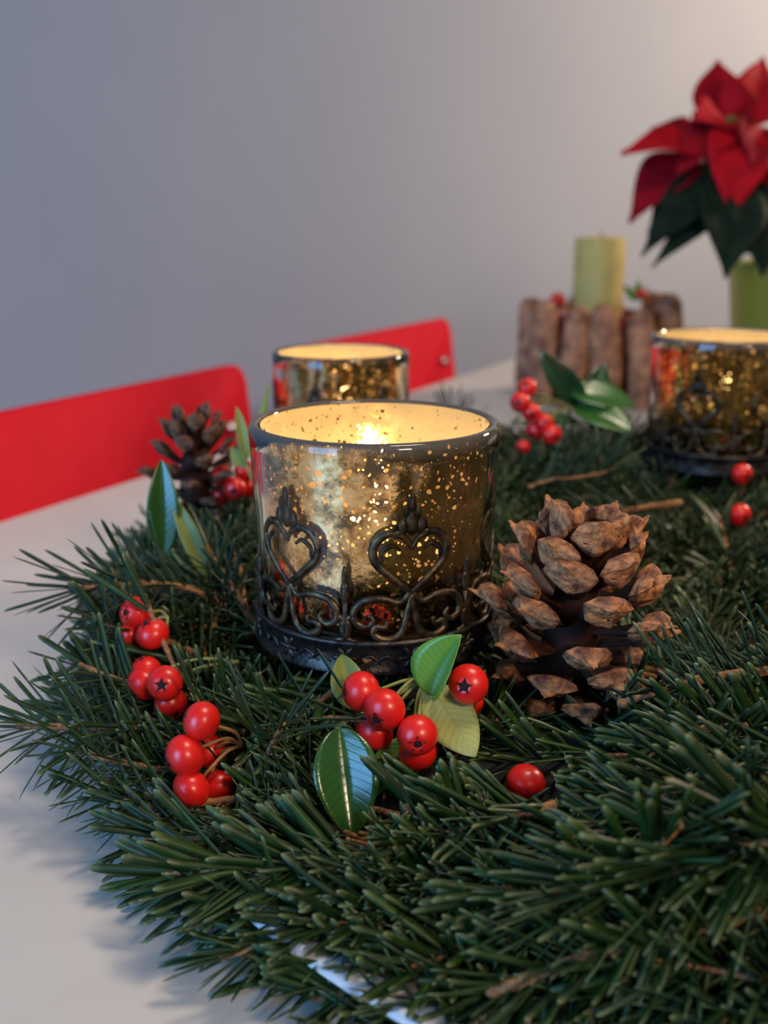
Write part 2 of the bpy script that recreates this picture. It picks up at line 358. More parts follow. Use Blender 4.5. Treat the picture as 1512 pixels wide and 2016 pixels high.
def red_chair(pr, label):                                 # pr: top right corner of the backrest (far end)
    mid = pr - E*.2; mid.z = 0
    ch = empty('dining_chair', mid + V((0, 0, -.73)) + NN*.0)
    tag(ch, label, 'chair', 'red chairs along the white table')
    F = frame(E, (0, 0, 1), (0, 0, 0))                    # local x along the table edge, -y over the table, origin at the floor
    top = .73 + .048
    tilt = Matrix.Translation((0, 0, top-.36)) @ Matrix.Rotation(math.radians(-7), 4, 'X')
    sh = Matrix.Translation((0, -.043, 0))
    bk = rounded_plate(.40, .363, .016, .012, .012).build('backrest', M['red'], ch, True, F @ sh @ tilt)
    st = rounded_plate(.40, .40, .05, .014).build('seat', M['red'], ch, True, F @ Matrix.Translation((0, -.03, top-.35)) @ Matrix.Rotation(math.radians(94), 4, 'X'))
    c_ = MB(); c_.tube([(0, 0, 0), (0, .003, 0)], .006, 12)
    kn = link('screw_cap', c_.mesh('screw_cap', M['chrome']), bk, Matrix.Translation((.165, -.010, .31)))
    kn2 = link('screw_cap', kn.data, bk, Matrix.Translation((-.165, -.010, .31)))
    for sx in (-1, 1):
        for y0, y1 in ((-.08, -.03), (-.36, -.42)):
            l = MB(); l.tube([(sx*.15, y0, top-.352), (sx*.185, y1, 0)], [.011, .009], 10); l.build('leg', M['chrome'], ch, True, F)
        u = MB(); u.tube(spline([(sx*.14, -.06, top-.35), (sx*.14, -.01, top-.33), (sx*.14, -.014, top-.2), (sx*.14, -.02+.03, top-.12)], 5), .008, 8); u.build('back_support', M['chrome'], ch, True, F)
red_chair(V((-.128, .956, 0)), 'red moulded chair, nearer one, its back rising behind the pine cone at left')
red_chair(V((.082, 1.403, 0)), 'red moulded chair, farther one, its back showing behind the rear candle glass')

# ------------------------------------------------------------------ plate
WC = V((.15, .43, 0)); WR = .185
pl = MB(); pl.lathe([(.001, .0), (.15, .0), (.18, .001), (.234, .012), (.243, .0155), (.2455, .0145), (.243, .0125), (.18, .0065), (.15, .0045), (.001, .0045)], 96, closed=False)
tag(pl.build('serving_plate', M['plate'], None, True, Matrix.Translation((.154, .377, .0005))), 'large white round plate beneath the fir wreath', 'plate')

# ------------------------------------------------------------------ wreath
wreath = empty('fir_wreath', WC + V((0, 0, .006)))
tag(wreath, 'dark green fir wreath lying on the white plate, holding candles and cones', 'wreath')
IW = Matrix.Translation(-(WC + V((0, 0, .006))))
cb = MB(); vs = []; fs = []; na, nb = 90, 14
for i in range(na):
    a = 2*PI*i/na
    for j in range(nb):
        b_ = 2*PI*j/nb; k = 1 + .10*noise.noise(V((math.cos(a)*5, math.sin(a)*5, b_)))
        r = WR + .046*math.cos(b_)*k; z = .016 + .0090*math.sin(b_)*k
        vs.append((r*math.cos(a), r*math.sin(a), z-.006))
for i in range(na):
    for j in range(nb): fs.append((i*nb+j, ((i+1) % na)*nb+j, ((i+1) % na)*nb+(j+1) % nb, i*nb+(j+1) % nb))
cb.add(vs, fs); cb.lathe([(.001, .001), (.125, .001), (.125, .012), (.001, .011)], 40); cb.build('wreath_core', M['core_shade'], wreath)  # core ring, plus a near-black disc standing in for shadow in the hole

# needles -----------------------------------------------------------------
SR = [(0, .55, 0), (.12, .9, 0), (.5, 1.0, 0), (.84, .98, 0), (.95, .72, .35), (1.0, .22, 1.0)]
def needle_geo(L_, W_, bend, rnd):
    vs = []; col = []; fs = []
    g = rnd.random()
    for (s, k, tp) in SR:
        z = -bend*L_*s*s; x = L_*s*(1 - .1*abs(bend)*s)
        h = W_*k*.5; th = W_*.17*k
        vs += [(x, -h, z), (x, 0, z + th*.35), (x, h, z), (x, 0, z - th)]
        col += [(tp, .25, g, 1), (tp*.8, 0, g, 1), (tp, .25, g, 1), (tp*.8, 1, g, 1)]
    n = len(SR)
    for i in range(n-1):
        for j in range(4): fs.append((i*4+j, (i+1)*4+j, (i+1)*4+(j+1) % 4, i*4+(j+1) % 4))
    fs.append(((n-1)*4, (n-1)*4+3, (n-1)*4+2, (n-1)*4+1))
    return vs, fs, col
def needle_frames(path, n, nl, style, rnd, up=V((0, 0, 1)), amin=16, amax=56, s0=.04):
    """path: stem points (local). returns [(matrix, length factor)]"""
    out = []; k = len(path)
    ga = 0
    for i in range(n):
        s = s0 + (1-s0)*(i+rnd.random()*.6)/n
        q = min(s*(k-1), k-1.001); a = int(q); f = q-a
        p = path[a].lerp(path[a+1], f); T = (path[a+1]-path[a]).normalized()
        U = (up - T*up.dot(T)).normalized(); Sd = T.cross(U)
        e = max(0, (s-.72)/.28)
        al = math.radians(amax + (amin-amax)*e**1.3 + rnd.uniform(-9, 9))
        if style == 'flat':
            side = 1 if i % 2 else -1
            phi = side*math.radians(rnd.triangular(15, 118, 72)) if rnd.random() < .86 else math.radians(rnd.uniform(-60, 60))
        elif style == 'top':
            phi = math.radians(rnd.uniform(-95, 95))
        else:
            ga += 2.39996; phi = ga + rnd.uniform(-.3, .3)
        rad = U*math.cos(phi) + Sd*math.sin(phi)
        d_ = (T*math.cos(al) + rad*math.sin(al)).normalized()
        nrm = (U*.75 + T*math.sin(al)*.5 - rad*math.cos(al)*(.25 if style == 'flat' else .6) + V((rnd.uniform(-.35, .35), rnd.uniform(-.35, .35), rnd.uniform(-.2, .2))))
        lf = (1 - .35*max(0, (s-.85)/.15)*rnd.random())*rnd.uniform(.82, 1.12)*(1 if s > .12 else .85)
        out.append((frame(d_, nrm, p + rad*.0007), lf*nl))
    return out
def needles_mesh(name, frames, W_, mat, rnd, bend=(-.02, .14)):
    mb = MB(); mb.col = []
    for (m4, l_) in frames:
        v_, f_, c_ = needle_geo(l_, W_*rnd.uniform(.85, 1.12), rnd.uniform(*bend), rnd); mb.add(v_, f_, m4); mb.col += c_
    return mb.mesh(name, mat)
def stem_mesh(path, r0=.0012, r1=.0007, seed=0):
    rnd = R(seed); mb = MB(); k = len(path)
    mb.tube(path, [(r0 + (r1-r0)*i/(k-1))*rnd.uniform(.85, 1.2) for i in range(k)], 7)
    e = path[-1]; mb.ball(e, (r1*1.5, r1*1.3, r1*1.3), 7, 5)                      # terminal bud
    return mb.mesh('fir_sprig', M['twig'])

# library of sprigs that share their meshes
LIB = []
for i in range(9):
    rnd = R(100+i); style = ('flat', 'brush', 'flat', 'top', 'flat', 'brush', 'top', 'flat', 'brush')[i]
    ln = rnd.uniform(.055, .08); cv = rnd.uniform(-.12, .12); dr = rnd.uniform(-.05, .14)
    path = [V((ln*s, cv*ln*s*s, -dr*ln*s*s)) for s in [j/9 for j in range(10)]]
    thin = style == 'brush'
    nl = rnd.uniform(.023, .027) if thin else rnd.uniform(.020, .0245)
    fr_ = needle_frames(path, int(ln*(1450 if thin else 1250)), nl, style, rnd, amax=58 if thin else 50)
    LIB.append((stem_mesh(path, seed=i), needles_mesh('needles', fr_, .00130 if thin else .0021, M['needle_grey'] if i in (1, 8) else M['needle'], rnd), ln, fr_, .00130 if thin else .0021, M['needle_grey'] if i in (1, 8) else M['needle']))
GLA = (V((-.003, .335, .042)), .040, .0365, .070)          # centre of base, rim radius, foot radius, height
GLB = (V((-.022, .545, .0405)), .0350, .0325, .068)
GLC = (V((.187, .588, .042)), .040, .0365, .070)
GLD = (V((.292, .318, .042)), .040, .0365, .070)
AX = [(g[0].x, g[0].y, g[1]) for g in (GLA, GLB, GLC, GLD)]
CONES = [(.058, .307, .026), (-.083, .447, .019)]
KEEP = [(268,1207,33,.352),(300,1248,33,.345),(287,1320,30,.338),(284,1346,34,.334),(325,1345,36,.326),(340,1390,30,.332),(397,1419,41,.300),(364,1487,42,.298),
        (377,1552,40,.298),(430,1548,34,.306),(450,1470,26,.31),(711,1361,42,.303),(757,1396,44,.297),(737,1442,40,.305),(822,1447,43,.293),(822,1490,34,.302),(922,1347,42,.303),
        (790,1350,26,.310),(640,1480,36,.295),(645,1540,52,.284),(672,1600,46,.282),(690,1640,28,.281),(640,1500,50,.286),(620,1500,30,.292),(872,1300,44,.302),(900,1260,22,.300),(880,1390,38,.306),(905,1440,40,.300),
        (675,1320,24,.318),(1035,1540,42,.290),(1110,1200,130,.315),(1120,1320,110,.312),(980,1290,50,.316),(737,1010,225,.305),(620,1190,110,.305),(800,1150,120,.305),(560,1290,50,.315),(900,1150,60,.31),
        (1035,770,28,.55),(1070,835,32,.55),(1030,879,16,.55),(440,955,45,.46),(480,945,40,.46),(380,880,80,.46),(320,960,26,.40),(325,1030,30,.40),(370,1050,30,.40),(745,1560,30,.29),
        (1460,934,20,.545),(1456,1014,20,.51),(1400,750,130,.54),(1400,850,120,.54)]
def project(p):
    q = p - CAM; t = q.dot(FW); return 756 + q.x/t*FPX, 1008 - q.dot(UP)/t*FPX, t
def bad_needle(a, b_):
    for k in (.35, .7, 1.0):
        p = a.lerp(b_, k)
        if p.z < .0015: return True
        for x, y, r in AX:
            if p.z > .040 and math.hypot(p.x-x, p.y-y) < r + .0035: return True
        for x, y, r in CONES:
            if p.z > .042 and math.hypot(p.x-x, p.y-y) < r*.8: return True
        if p.y < .05: return True
        px, py, t = project(p)
        for kx, ky, kr, kt in KEEP:
            if t < kt + .004 and (px-kx)**2 + (py-ky)**2 < (kr+3)**2: return True
    return False
def filt(frames, m4):
    good = []
    for (f, l_) in frames:
        w_ = m4 @ f
        if not bad_needle(w_.translation, w_ @ V((l_, 0, 0))): good.append((f, l_))
    return good
def put_sprig(idx, m4):
    st, ne, ln, frs, W_, mt = LIB[idx]
    good = filt(frs, m4)
    if len(good) < 8: return None
    o = link('fir_sprig', st, wreath, IW @ m4)
    c = link('needles', ne if len(good) == len(frs) else needles_mesh('needles', good, W_, mt, R(idx)), o); c['kind'] = 'stuff'
    return o
def hits(p):
    for x, y, r in AX:
        if math.hypot(p.x-x, p.y-y) < r + .012 and p.z > .028: return True
    for x, y, r in CONES:
        if math.hypot(p.x-x, p.y-y) < r and p.z > .036: return True
    return False
def tubept(th, ps, k=1.0):
    """th round the ring, ps round its section (0 = top, + = outwards)"""
    rr = WR + .070*k*math.sin(ps); z = .020 + .019*k*math.cos(ps)
    c, s = math.cos(th), math.sin(th)
    n_ = V((c*math.sin(ps)*.8, s*math.sin(ps)*.8, math.cos(ps))).normalized()
    tg = V((s, -c, 0))                                     # clockwise seen from above
    ou = n_.cross(tg); ou = ou if ou.dot(V((c, s, -.2))) > 0 else -ou
    return V((WC.x + rr*c, WC.y + rr*s, z)), n_, tg, ou
rnd = R(7); cnt = 0; tries = 0
while cnt < 260 and tries < 4000:
    tries += 1
    th = rnd.uniform(0, 2*PI)
    # denser where the lens is near: the side towards the camera and the left
    ps = rnd.uniform(-1.5, 1.75)
    p0, n_, tg, ou = tubept(th, ps)
    sgn = 1 if rnd.random() < .8 else -1
    be = math.radians(rnd.uniform(-5, 75)) if ps > -.2 else math.radians(rnd.uniform(-50, 20))
    d_ = (tg*sgn*math.cos(be) + ou*math.sin(be) + n_*rnd.uniform(.02, .20)).normalized()
    if ps > 1.2: d_ = (d_ + V((0, 0, .12))).normalized()
    if p0.z + d_.z*.07 < .010: d_.z = (.012-p0.z)/.07; d_.normalize()
    idx = rnd.randrange(9); ln = LIB[idx][2]
    scl = rnd.uniform(.85, 1.1)
    p1 = p0 - d_*ln*.45*scl
    if any(hits(p1 + d_*ln*scl*t + V((0, 0, .005))) for t in (0, .3, .6, .85, 1.1)): continue
    q = p1 + d_*ln*scl*1.1
    bad = False
    for t_ in (0, .2, .4, .6, .8, 1):
        px, py, t = project(p1 + d_*ln*scl*t_)
        if any(t < kt and (px-kx)**2 + (py-ky)**2 < (kr+4)**2 for kx, ky, kr, kt in KEEP): bad = True
    if bad: continue
    if q.x < -.13: continue
    put_sprig(idx, frame(d_, n_, p1) @ Matrix.Rotation(rnd.uniform(-.5, .5), 4, 'X') @ Matrix.Scale(scl, 4)); cnt += 1
# a low, dense first layer
for i in range(230):
    th = rnd.uniform(0, 2*PI); ps = rnd.uniform(-1.5, 1.9)
    p0, n_, tg, ou = tubept(th, ps, .80); p0.z = min(p0.z, .024) - .004
    be = math.radians(rnd.uniform(-30, 80)); d_ = (tg*(1 if rnd.random() < .75 else -1)*math.cos(be) + ou*math.sin(be) + n_*rnd.uniform(-.04, .10)).normalized()
    ln = LIB[0][2]
    if p0.z + d_.z*.07 < .010: d_.z = (.012-p0.z)/.07; d_.normalize()
    p1 = p0 - d_*ln*.45
    if (p1 + d_*.08).x < -.105: continue
    put_sprig(rnd.choice((0, 2, 4, 7, 3, 6, 1, 5)), frame(d_, n_, p1) @ Matrix.Rotation(rnd.uniform(-.5, .5), 4, 'X'))
for i in range(110):                                        # fringe over the plate's rim on the near side
    th = math.radians(rnd.uniform(185, 300)); rr = rnd.uniform(.222, .262)
    p0 = V((WC.x + rr*math.cos(th), WC.y + rr*math.sin(th), rnd.uniform(.016, .022)))
    tg = V((math.sin(th), -math.cos(th), 0)); be = math.radians(rnd.uniform(-15, 60))
    d_ = (tg*math.cos(be) + V((math.cos(th), math.sin(th), 0))*math.sin(be) + V((0, 0, rnd.uniform(-.02, .08)))).normalized(); p1 = p0 - d_*.035
    e = p1 + d_*.075
    if e.x < -.10 or (e-WC).length > .305: continue
    put_sprig(rnd.choice((0, 2, 4, 7, 3, 6, 1)), frame(d_, V((0, 0, 1)), p1) @ Matrix.Rotation(rnd.uniform(-.4, .4), 4, 'X') @ Matrix.Scale(.9, 4))
# the inside of the ring, low and in shadow
for i in range(60):
    a = rnd.uniform(0, 2*PI); r = .118*math.sqrt(rnd.random()); b_ = rnd.uniform(0, 2*PI)
    p0 = V((WC.x + r*math.cos(a), WC.y + r*math.sin(a), rnd.uniform(.012, .020))); d_ = V((math.cos(b_), math.sin(b_), rnd.uniform(0, .2)))
    if any(math.hypot(p0.x + d_.x*.04*k - x, p0.y + d_.y*.04*k - y) < r_ + .01 for k in (0, 1, 2) for x, y, r_ in AX): continue
    put_sprig(rnd.choice((1, 5, 8, 0, 2)), frame(d_, V((0, 0, 1)), p0))
# short tips that close up the ground round the glasses
for g in (GLA, GLB, GLC, GLD):
    for i in range(12):
        a = 2*PI*i/12 + rnd.uniform(-.2, .2); r = g[1] + .014
        p0 = V((g[0].x + r*math.cos(a), g[0].y + r*math.sin(a), .026)); d_ = V((-math.sin(a), math.cos(a), rnd.uniform(-.05, .1))).normalized()
        p0 -= d_*.03
        put_sprig(rnd.randrange(9), frame(d_, V((math.cos(a)*.5, math.sin(a)*.5, 1)), p0) @ Matrix.Scale(.8, 4))

# hero sprigs: stems as the photograph shows them
NPROTO = {}
def needle_proto(kind, j):
    key = (kind, j)
    if key not in NPROTO:
        rnd = R(hash(kind) % 97 if False else {'broad': 11, 'long': 23, 'grey': 31}[kind]*10 + j)
        W_ = {'broad': .118, 'long': .066, 'grey': .062}[kind]
        v_, f_, c_ = needle_geo(1.0, W_, [-.03, .04, .09, .15][j % 4], rnd)
        mb = MB(); mb.add(v_, f_); mb.col = c_
        NPROTO[key] = mb.mesh('needle', M['needle_grey'] if kind == 'grey' else M['needle'])
    return NPROTO[key]
def hero(pts, n, nl, style, kind, seed, upv=(0, 0, 1), amax=55, amin=16, single=True, r0=.0014, s0=.04):
    rnd = R(seed); path = spline(pts, 6); b0 = path[0].copy(); loc = [q - b0 for q in path]
    o = link('fir_sprig', stem_mesh(loc, r0, r0*.6, seed), wreath, IW @ Matrix.Translation(b0))
    fr_ = filt(needle_frames(loc, n, nl, style, rnd, V(upv), amin, amax, s0), Matrix.Translation(b0))
    if single:
        for i, (m4, l_) in enumerate(fr_):
            link('needle', needle_proto(kind, rnd.randrange(6)), o, m4 @ Matrix.Scale(l_, 4) @ Matrix.Rotation(rnd.uniform(-.4, .4), 4, 'X'))
    else:
        c = link('needles', needles_mesh('needles', fr_, {'broad': .0023, 'long': .00155, 'grey': .0014}[kind], M['needle_grey'] if kind == 'grey' else M['needle'], rnd), o); c['kind'] = 'stuff'
    return o
def PP(*a): return [P(*q) for q in a]
# left tips over the bare table
hero(PP((480, 1230, .385), (390, 1165, .378), (280, 1148, .372), (140, 1160, .366)), 98, .0268, 'brush', 'grey', 1, (0, -.3, 1), amax=60, amin=12, single=False)
hero(PP((520, 1450, .335), (400, 1440, .322), (220, 1432, .318), (40, 1430, .320)), 100, .0260, 'brush', 'long', 2, (0, -.3, 1), amax=62, amin=14)
hero(PP((500, 1420, .345), (360, 1370, .335), (250, 1345, .335), (160, 1310, .34)), 52, .0200, 'flat', 'broad', 3, (0, -.4, 1), single=False)
hero(PP((470, 1500, .325), (360, 1520, .312), (240, 1500, .308), (150, 1480, .31)), 60, .0210, 'brush', 'long', 4, (0, -.3, 1), single=False)
hero(PP((480, 1350, .36), (350, 1270, .362), (260, 1250, .36), (190, 1215, .36)), 52, .0200, 'flat', 'broad', 24, (0, -.4, 1), single=False)
# the broad, blunt sprig pointing left at the bottom
hero(PP((900, 1765, .258), (720, 1715, .256), (520, 1708, .260), (330, 1722, .266)), 100, .0225, 'flat', 'broad', 5, (0, -.75, .75), amax=42, amin=10)
hero(PP((900, 1830, .262), (760, 1790, .26), (620, 1770, .262), (480, 1800, .265)), 60, .0195, 'flat', 'broad', 6, (0, -.6, .8), amax=46, single=False)
hero(PP((1080, 1700, .275), (960, 1668, .27), (850, 1612, .27), (800, 1590, .27)), 44, .0195, 'flat', 'broad', 8, (0, -.75, .75), amax=46, single=False)
hero(PP((1120, 1650, .272), (980, 1640, .27), (860, 1655, .268), (760, 1690, .268)), 60, .0195, 'flat', 'broad', 9, (0, -.7, .75), amax=46, single=False)
hero(PP((1040, 1590, .28), (940, 1590, .28), (860, 1600, .278), (790, 1625, .277)), 60, .0195, 'flat', 'broad', 19, (0, -.7, .75), amax=46, single=False)
hero(PP((500, 1570, .30), (400, 1580, .298), (300, 1585, .298), (190, 1560, .302)), 56, .0205, 'brush', 'long', 31, (0, -.4, 1), single=False)
hero(PP((620, 1620, .285), (520, 1640, .282), (400, 1650, .282), (290, 1650, .285)), 60, .0200, 'flat', 'broad', 32, (0, -.6, .8), amax=46, single=False)
hero(PP((640, 1420, .315), (560, 1440, .31), (500, 1480, .305), (450, 1520, .302)), 40, .0190, 'flat', 'broad', 33, (0, -.6, .8), amax=46, single=False)
hero(PP((700, 1330, .33), (620, 1390, .318), (560, 1420, .312), (480, 1440, .31)), 40, .0180, 'flat', 'broad', 34, (0, -.4, .9), amax=46, single=False)
hero(PP((640, 1800, .262), (560, 1780, .264), (470, 1780, .268), (380, 1800, .272)), 46, .0200, 'flat', 'broad', 35, (0, -.6, .8), amax=44, single=False)
hero(PP((860, 1290, .33), (800, 1285, .325), (760, 1290, .322), (720, 1300, .32)), 30, .0150, 'top', 'broad', 36, (0, -.1, 1), amax=70, single=False)
hero(PP((940, 1890, .252), (800, 1880, .250), (680, 1880, .250), (570, 1900, .252)), 60, .0210, 'flat', 'broad', 41, (0, -.6, .8), amax=50, single=False)
hero(PP((960, 1990, .240), (840, 1960, .240), (730, 1950, .240), (620, 1965, .240)), 60, .0210, 'flat', 'broad', 42, (0, -.6, .8), amax=50, single=False)
hero(PP((1100, 2050, .228), (960, 2040, .228), (840, 2035, .228), (720, 2050, .228)), 60, .0210, 'brush', 'long', 43, (0, -.6, .8), amax=55, single=False)
hero(PP((760, 1820, .262), (660, 1830, .258), (560, 1850, .256), (480, 1880, .256)), 50, .0190, 'brush', 'grey', 44, (0, -.6, .8), amax=55, single=False)
hero(PP((820, 1850, .258), (700, 1830, .256), (560, 1800, .258), (430, 1790, .262)), 80, .0215, 'brush', 'broad', 45, (0, -.6, .8), amax=62, single=False)
hero(PP((1000, 2000, .238), (880, 1940, .238), (760, 1920, .240), (640, 1930, .243)), 80, .0215, 'brush', 'broad', 46, (0, -.6, .8), amax=60, single=False)
# long needled sprigs coming in from the right
hero(PP((1640, 1665, .222), (1480, 1668, .220), (1290, 1718, .222), (1110, 1765, .226)), 120, .0250, 'top', 'long', 10, (0, -.6, .8), amax=46, amin=12, r0=.0018)
hero(PP((1640, 1770, .224), (1400, 1822, .222), (1180, 1878, .222), (970, 1950, .222)), 92, .0215, 'brush', 'long', 11, (0, -.4, .8), amax=56, single=False, r0=.0020)
hero(PP((1660, 1300, .31), (1500, 1322, .305), (1340, 1345, .302), (1225, 1385, .300)), 90, .0225, 'top', 'grey', 12, (0, .25, 1), amax=66, amin=30, single=False, r0=.0019)
hero(PP((1640, 1480, .27), (1480, 1520, .266), (1330, 1560, .262), (1200, 1620, .262)), 80, .0240, 'top', 'long', 13, (0, -.5, .8), amax=46, single=False)
hero(PP((1620, 1420, .295), (1480, 1430, .29), (1360, 1440, .288), (1260, 1500, .286)), 60, .0200, 'flat', 'broad', 14, (0, -.7, .8), single=False)
hero(PP((1640, 1960, .22), (1440, 1940, .222), (1270, 1960, .224), (1130, 2040, .226)), 70, .0220, 'brush', 'long', 15, (0, -.4, .8), single=False)
hero(PP((1000, 1850, .25), (860, 1850, .252), (760, 1880, .255), (680, 1930, .258)), 64, .0205, 'flat', 'broad', 16, (0, -.6, .8), single=False)
hero(PP((1050, 1950, .24), (900, 1950, .243), (780, 1990, .246), (660, 2060, .25)), 64, .0205, 'flat', 'broad', 17, (0, -.6, .8), single=False)
hero(PP((1200, 1500, .285), (1190, 1540, .28), (1130, 1600, .275), (1040, 1650, .27)), 44, .0200, 'flat', 'broad', 18, (0, -.6, .8), single=False)
# upright tufts left of the front glass and at the back
hero(PP((520, 1260, .36), (470, 1180, .375), (420, 1100, .40), (400, 1060, .41)), 64, .0190, 'brush', 'broad', 20, (0, -.4, 1), single=False)
hero(PP((480, 1200, .40), (470, 1120, .42), (440, 1050, .44), (425, 1020, .45)), 64, .0190, 'brush', 'broad', 21, (0, -.4, 1), single=False)
hero(PP((1040, 960, .50), (1090, 945, .50), (1150, 938, .50), (1210, 925, .50)), 50, .0220, 'top', 'grey', 22, (0, 0, 1), amax=60, single=False, r0=.0012)
hero(PP((1340, 990, .50), (1260, 1000, .49), (1200, 1015, .48), (1150, 1030, .47)), 50, .0220, 'brush', 'grey', 23, (0, 0, 1), amax=60, single=False, r0=.0016)

# ------------------------------------------------------------------ candle glasses
def fili_curve(cp, rad_m, r_, taper=True):
    pts = spline([(u, v_, 0) for u, v_ in cp], 6); k = len(pts)
    out = []
    for p in pts:
        a = p.x/rad_m; out.append(V((rad_m*math.sin(a), -rad_m*math.cos(a), p.y)))
    rr = [r_*(1 if not taper else (.75 + .5*math.sin(PI*min(1, i/(k-1)*1.1)))) for i in range(k)]
    return out, rr
def filigree(rs, npat=6):
    """meshes of one heart motif and one small finial, at the front (-Y), on a cylinder of radius rs"""
    rm = rs; mb = MB(); nr = lambda p: V((p.x, p.y, 0)).normalized()
    for sx in (-1, 1):
        for cp, r_ in (
            ([(0, .0255), (.0055, .0300), (.0108, .0352), (.0112, .0405), (.0070, .0440), (.0022, .0425), (0, .0392)], .0010),
            ([(.0092, .0352), (.0090, .0385), (.0060, .0403), (.0035, .0388)], .0006),
            ([(0, .0260), (.0035, .0225), (.0085, .0238), (.0140, .0232), (.0172, .0200), (.0168, .0165), (.0138, .0150), (.0115, .0168), (.0128, .0188)], .0009),
            ([(0, .0250), (.0012, .0190), (.0030, .0130), (.0072, .0108), (.0112, .0125), (.0108, .0150), (.0078, .0148), (.0072, .0168)], .0009),
            ([(.0170, .0190), (.0205, .0160), (.0200, .0115), (.0165, .0100)], .0009)):
            pts, rr = fili_curve([(sx*u, v_) for u, v_ in cp], rm, r_); mb.tube(pts, [q*1.15 for q in rr], 7, .75, nr)
    heart = mb.mesh('heart_scroll', M['metal'])
    mb = MB()
    for u, v_, a, b_ in ((0, .0475, .0024, .0044), (-.0030, .0462, .0019, .0030), (.0030, .0462, .0019, .0030), (0, .0528, .0014, .0032), (-.0046, .0440, .0019, .0016), (.0046, .0440, .0019, .0016), (-.0018, .0505, .0012, .0022), (.0018, .0505, .0012, .0022)):
        al = u/rm; c = V((rm*math.sin(al), -rm*math.cos(al), v_)); mb.ball((0, 0, 0), (a, .0011, b_), 8, 6, Matrix.Translation(c) @ Matrix.Rotation(al, 4, 'Z'))
    fin = mb.mesh('finial', M['metal'])
    mb = MB()
    for v_, a, b_ in ((.0255, .0015, .0040), (.0305, .0010, .0035)): mb.ball((0, 0, 0), (a, .001, b_), 8, 6, Matrix.Translation((0, -rm, v_)))
    mb.tube([(0, -rm, .0225), (0, -rm, .018), (0, -rm, .0105)], [.0009, .0010, .0009], 7)
    small = mb.mesh('small_finial', M['metal'])
    mb = MB(); mb.lathe([(rs-.0006, 0), (rs+.0016, 0), (rs+.0020, .0006), (rs+.0008, .0016), (rs+.0006, .0086), (rs+.0018, .0096), (rs+.0016, .0106), (rs-.0006, .0106)], 72, closed=True)
    band = mb.mesh('band', M['band'])
    mb = MB()
    for k in range(6):
        a = 2*PI*k/6; mb.ball((0, 0, 0), (.0022, .0006, .0009), 6, 4, Matrix.Translation((math.cos(a)*.0022, -(rs+.0008), .005+math.sin(a)*.0022)) @ Matrix.Rotation(-a, 4, 'Y'))
    mb.ball((0, -(rs+.001), .005), (.0009, .0008, .0009), 6, 4)
    for sx in (-1, 1):
        pts, rr = fili_curve([(sx*.0045, .0035), (sx*.0075, .0060), (sx*.0100, .0042), (sx*.0085, .0032)], rs+.0008, .0005); mb.tube(pts, rr, 5)
    flower = mb.mesh('embossed_flower', M['band'])
    foot = MB(); foot.lathe([(rs-.012, -.0006), (rs+.001, -.0006), (rs+.001, .0006), (rs-.012, .0006)], 60, closed=True)
    return heart, fin, small, band, flower, foot.mesh('foot_ring', M['band'])
def candle_glass(g, rot, lab_glass, lab_stand, lab_candle, grp=True, seed=0):
    base, rt, rb, h = g; th = .0034
    # the glass
    gr = empty('candle_glass', base + V((0, 0, .0008)))
    tag(gr, lab_glass, 'glass', 'speckled gold candle glasses')
    def rad(z): s = z/h; return rb + (rt-rb)*(s**.8 if s > 0 else 0)
    prof = [(.001, 0), (rb-.004, 0), (rb-.001, .001), (rb, .004)]
    for i in range(1, 9): prof.append((rad(h*i/9), h*i/9))
    prof += [(rt, h-.0022), (rt-.0005, h-.0007), (rt-.0017, h), (rt-th+.0005, h-.0006), (rt-th, h-.0022)]
    for i in range(8, 0, -1): prof.append((rad(h*i/9)-th, h*i/9))
    prof += [(rb-th-.001, .0072), (.001, .0062)]
    mb = MB(); mb.lathe(prof, 96); mb.build('glass_body', M['glass'], gr)
    ins = .00025; prof = []
    for i in range(13):
        z = .0080 + (h-.0010-.0080)*i/12; prof.append((rad(z)-th-ins, z))
    mb = MB(); mb.lathe(prof, 96, cap0=False, cap1=False)
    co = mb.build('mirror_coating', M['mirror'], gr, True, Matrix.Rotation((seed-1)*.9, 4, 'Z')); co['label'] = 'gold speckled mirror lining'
    # the stand
    rs = rb + .0016
    for _ in (0,):
        sr = empty('filigree_stand', base)
        tag(sr, lab_stand, 'candle stand', 'metal filigree stands')
        heart, fin, small, band, flower, foot = FIL(rs)
        link('band', band, sr); link('foot_ring', foot, sr)
        for k in range(6):
            rz = Matrix.Rotation(rot + k*PI/3, 4, 'Z'); rz2 = Matrix.Rotation(rot + (k+.5)*PI/3, 4, 'Z')
            hh = link('heart_scroll', heart, sr, rz); link('finial', fin, hh)
            link('small_finial', small, sr, rz2)
            link('embossed_flower', flower, sr, rz); link('embossed_flower', flower, sr, rz2)
    # the candle
    cr = empty('tealight', base + V((.001, 0, .0075)))
    tag(cr, lab_candle, 'candle', 'lit candles in the glasses')
    r = rb - th - .006
    mb = MB(); mb.lathe([(.001, 0), (r, 0), (r, .0245), (r-.0006, .0245), (r-.0008, .0006), (.001, .0006)], 48); mb.build('tin_cup', M['tin'], cr)
    mb = MB(); mb.lathe([(.001, .0008), (r-.001, .0008), (r-.001, .0225), (r-.003, .0217), (.001, .0210)], 48); mb.build('wax', M['wax'], cr)
    mb = MB(); mb.tube([(0, 0, .0205), (.0003, 0, .0255), (.001, 0, .0290)], .0006, 6); mb.build('wick', M['wick'], cr)
    mb = MB(); mb.lathe([(.0004, 0), (.0022, .003), (.0031, .007), (.0027, .012), (.0013, .018), (.0002, .0225)], 14); mb.build('flame', M['flame'], cr, True, Matrix.Translation((.0008, 0, .0280)))
_FC = {}
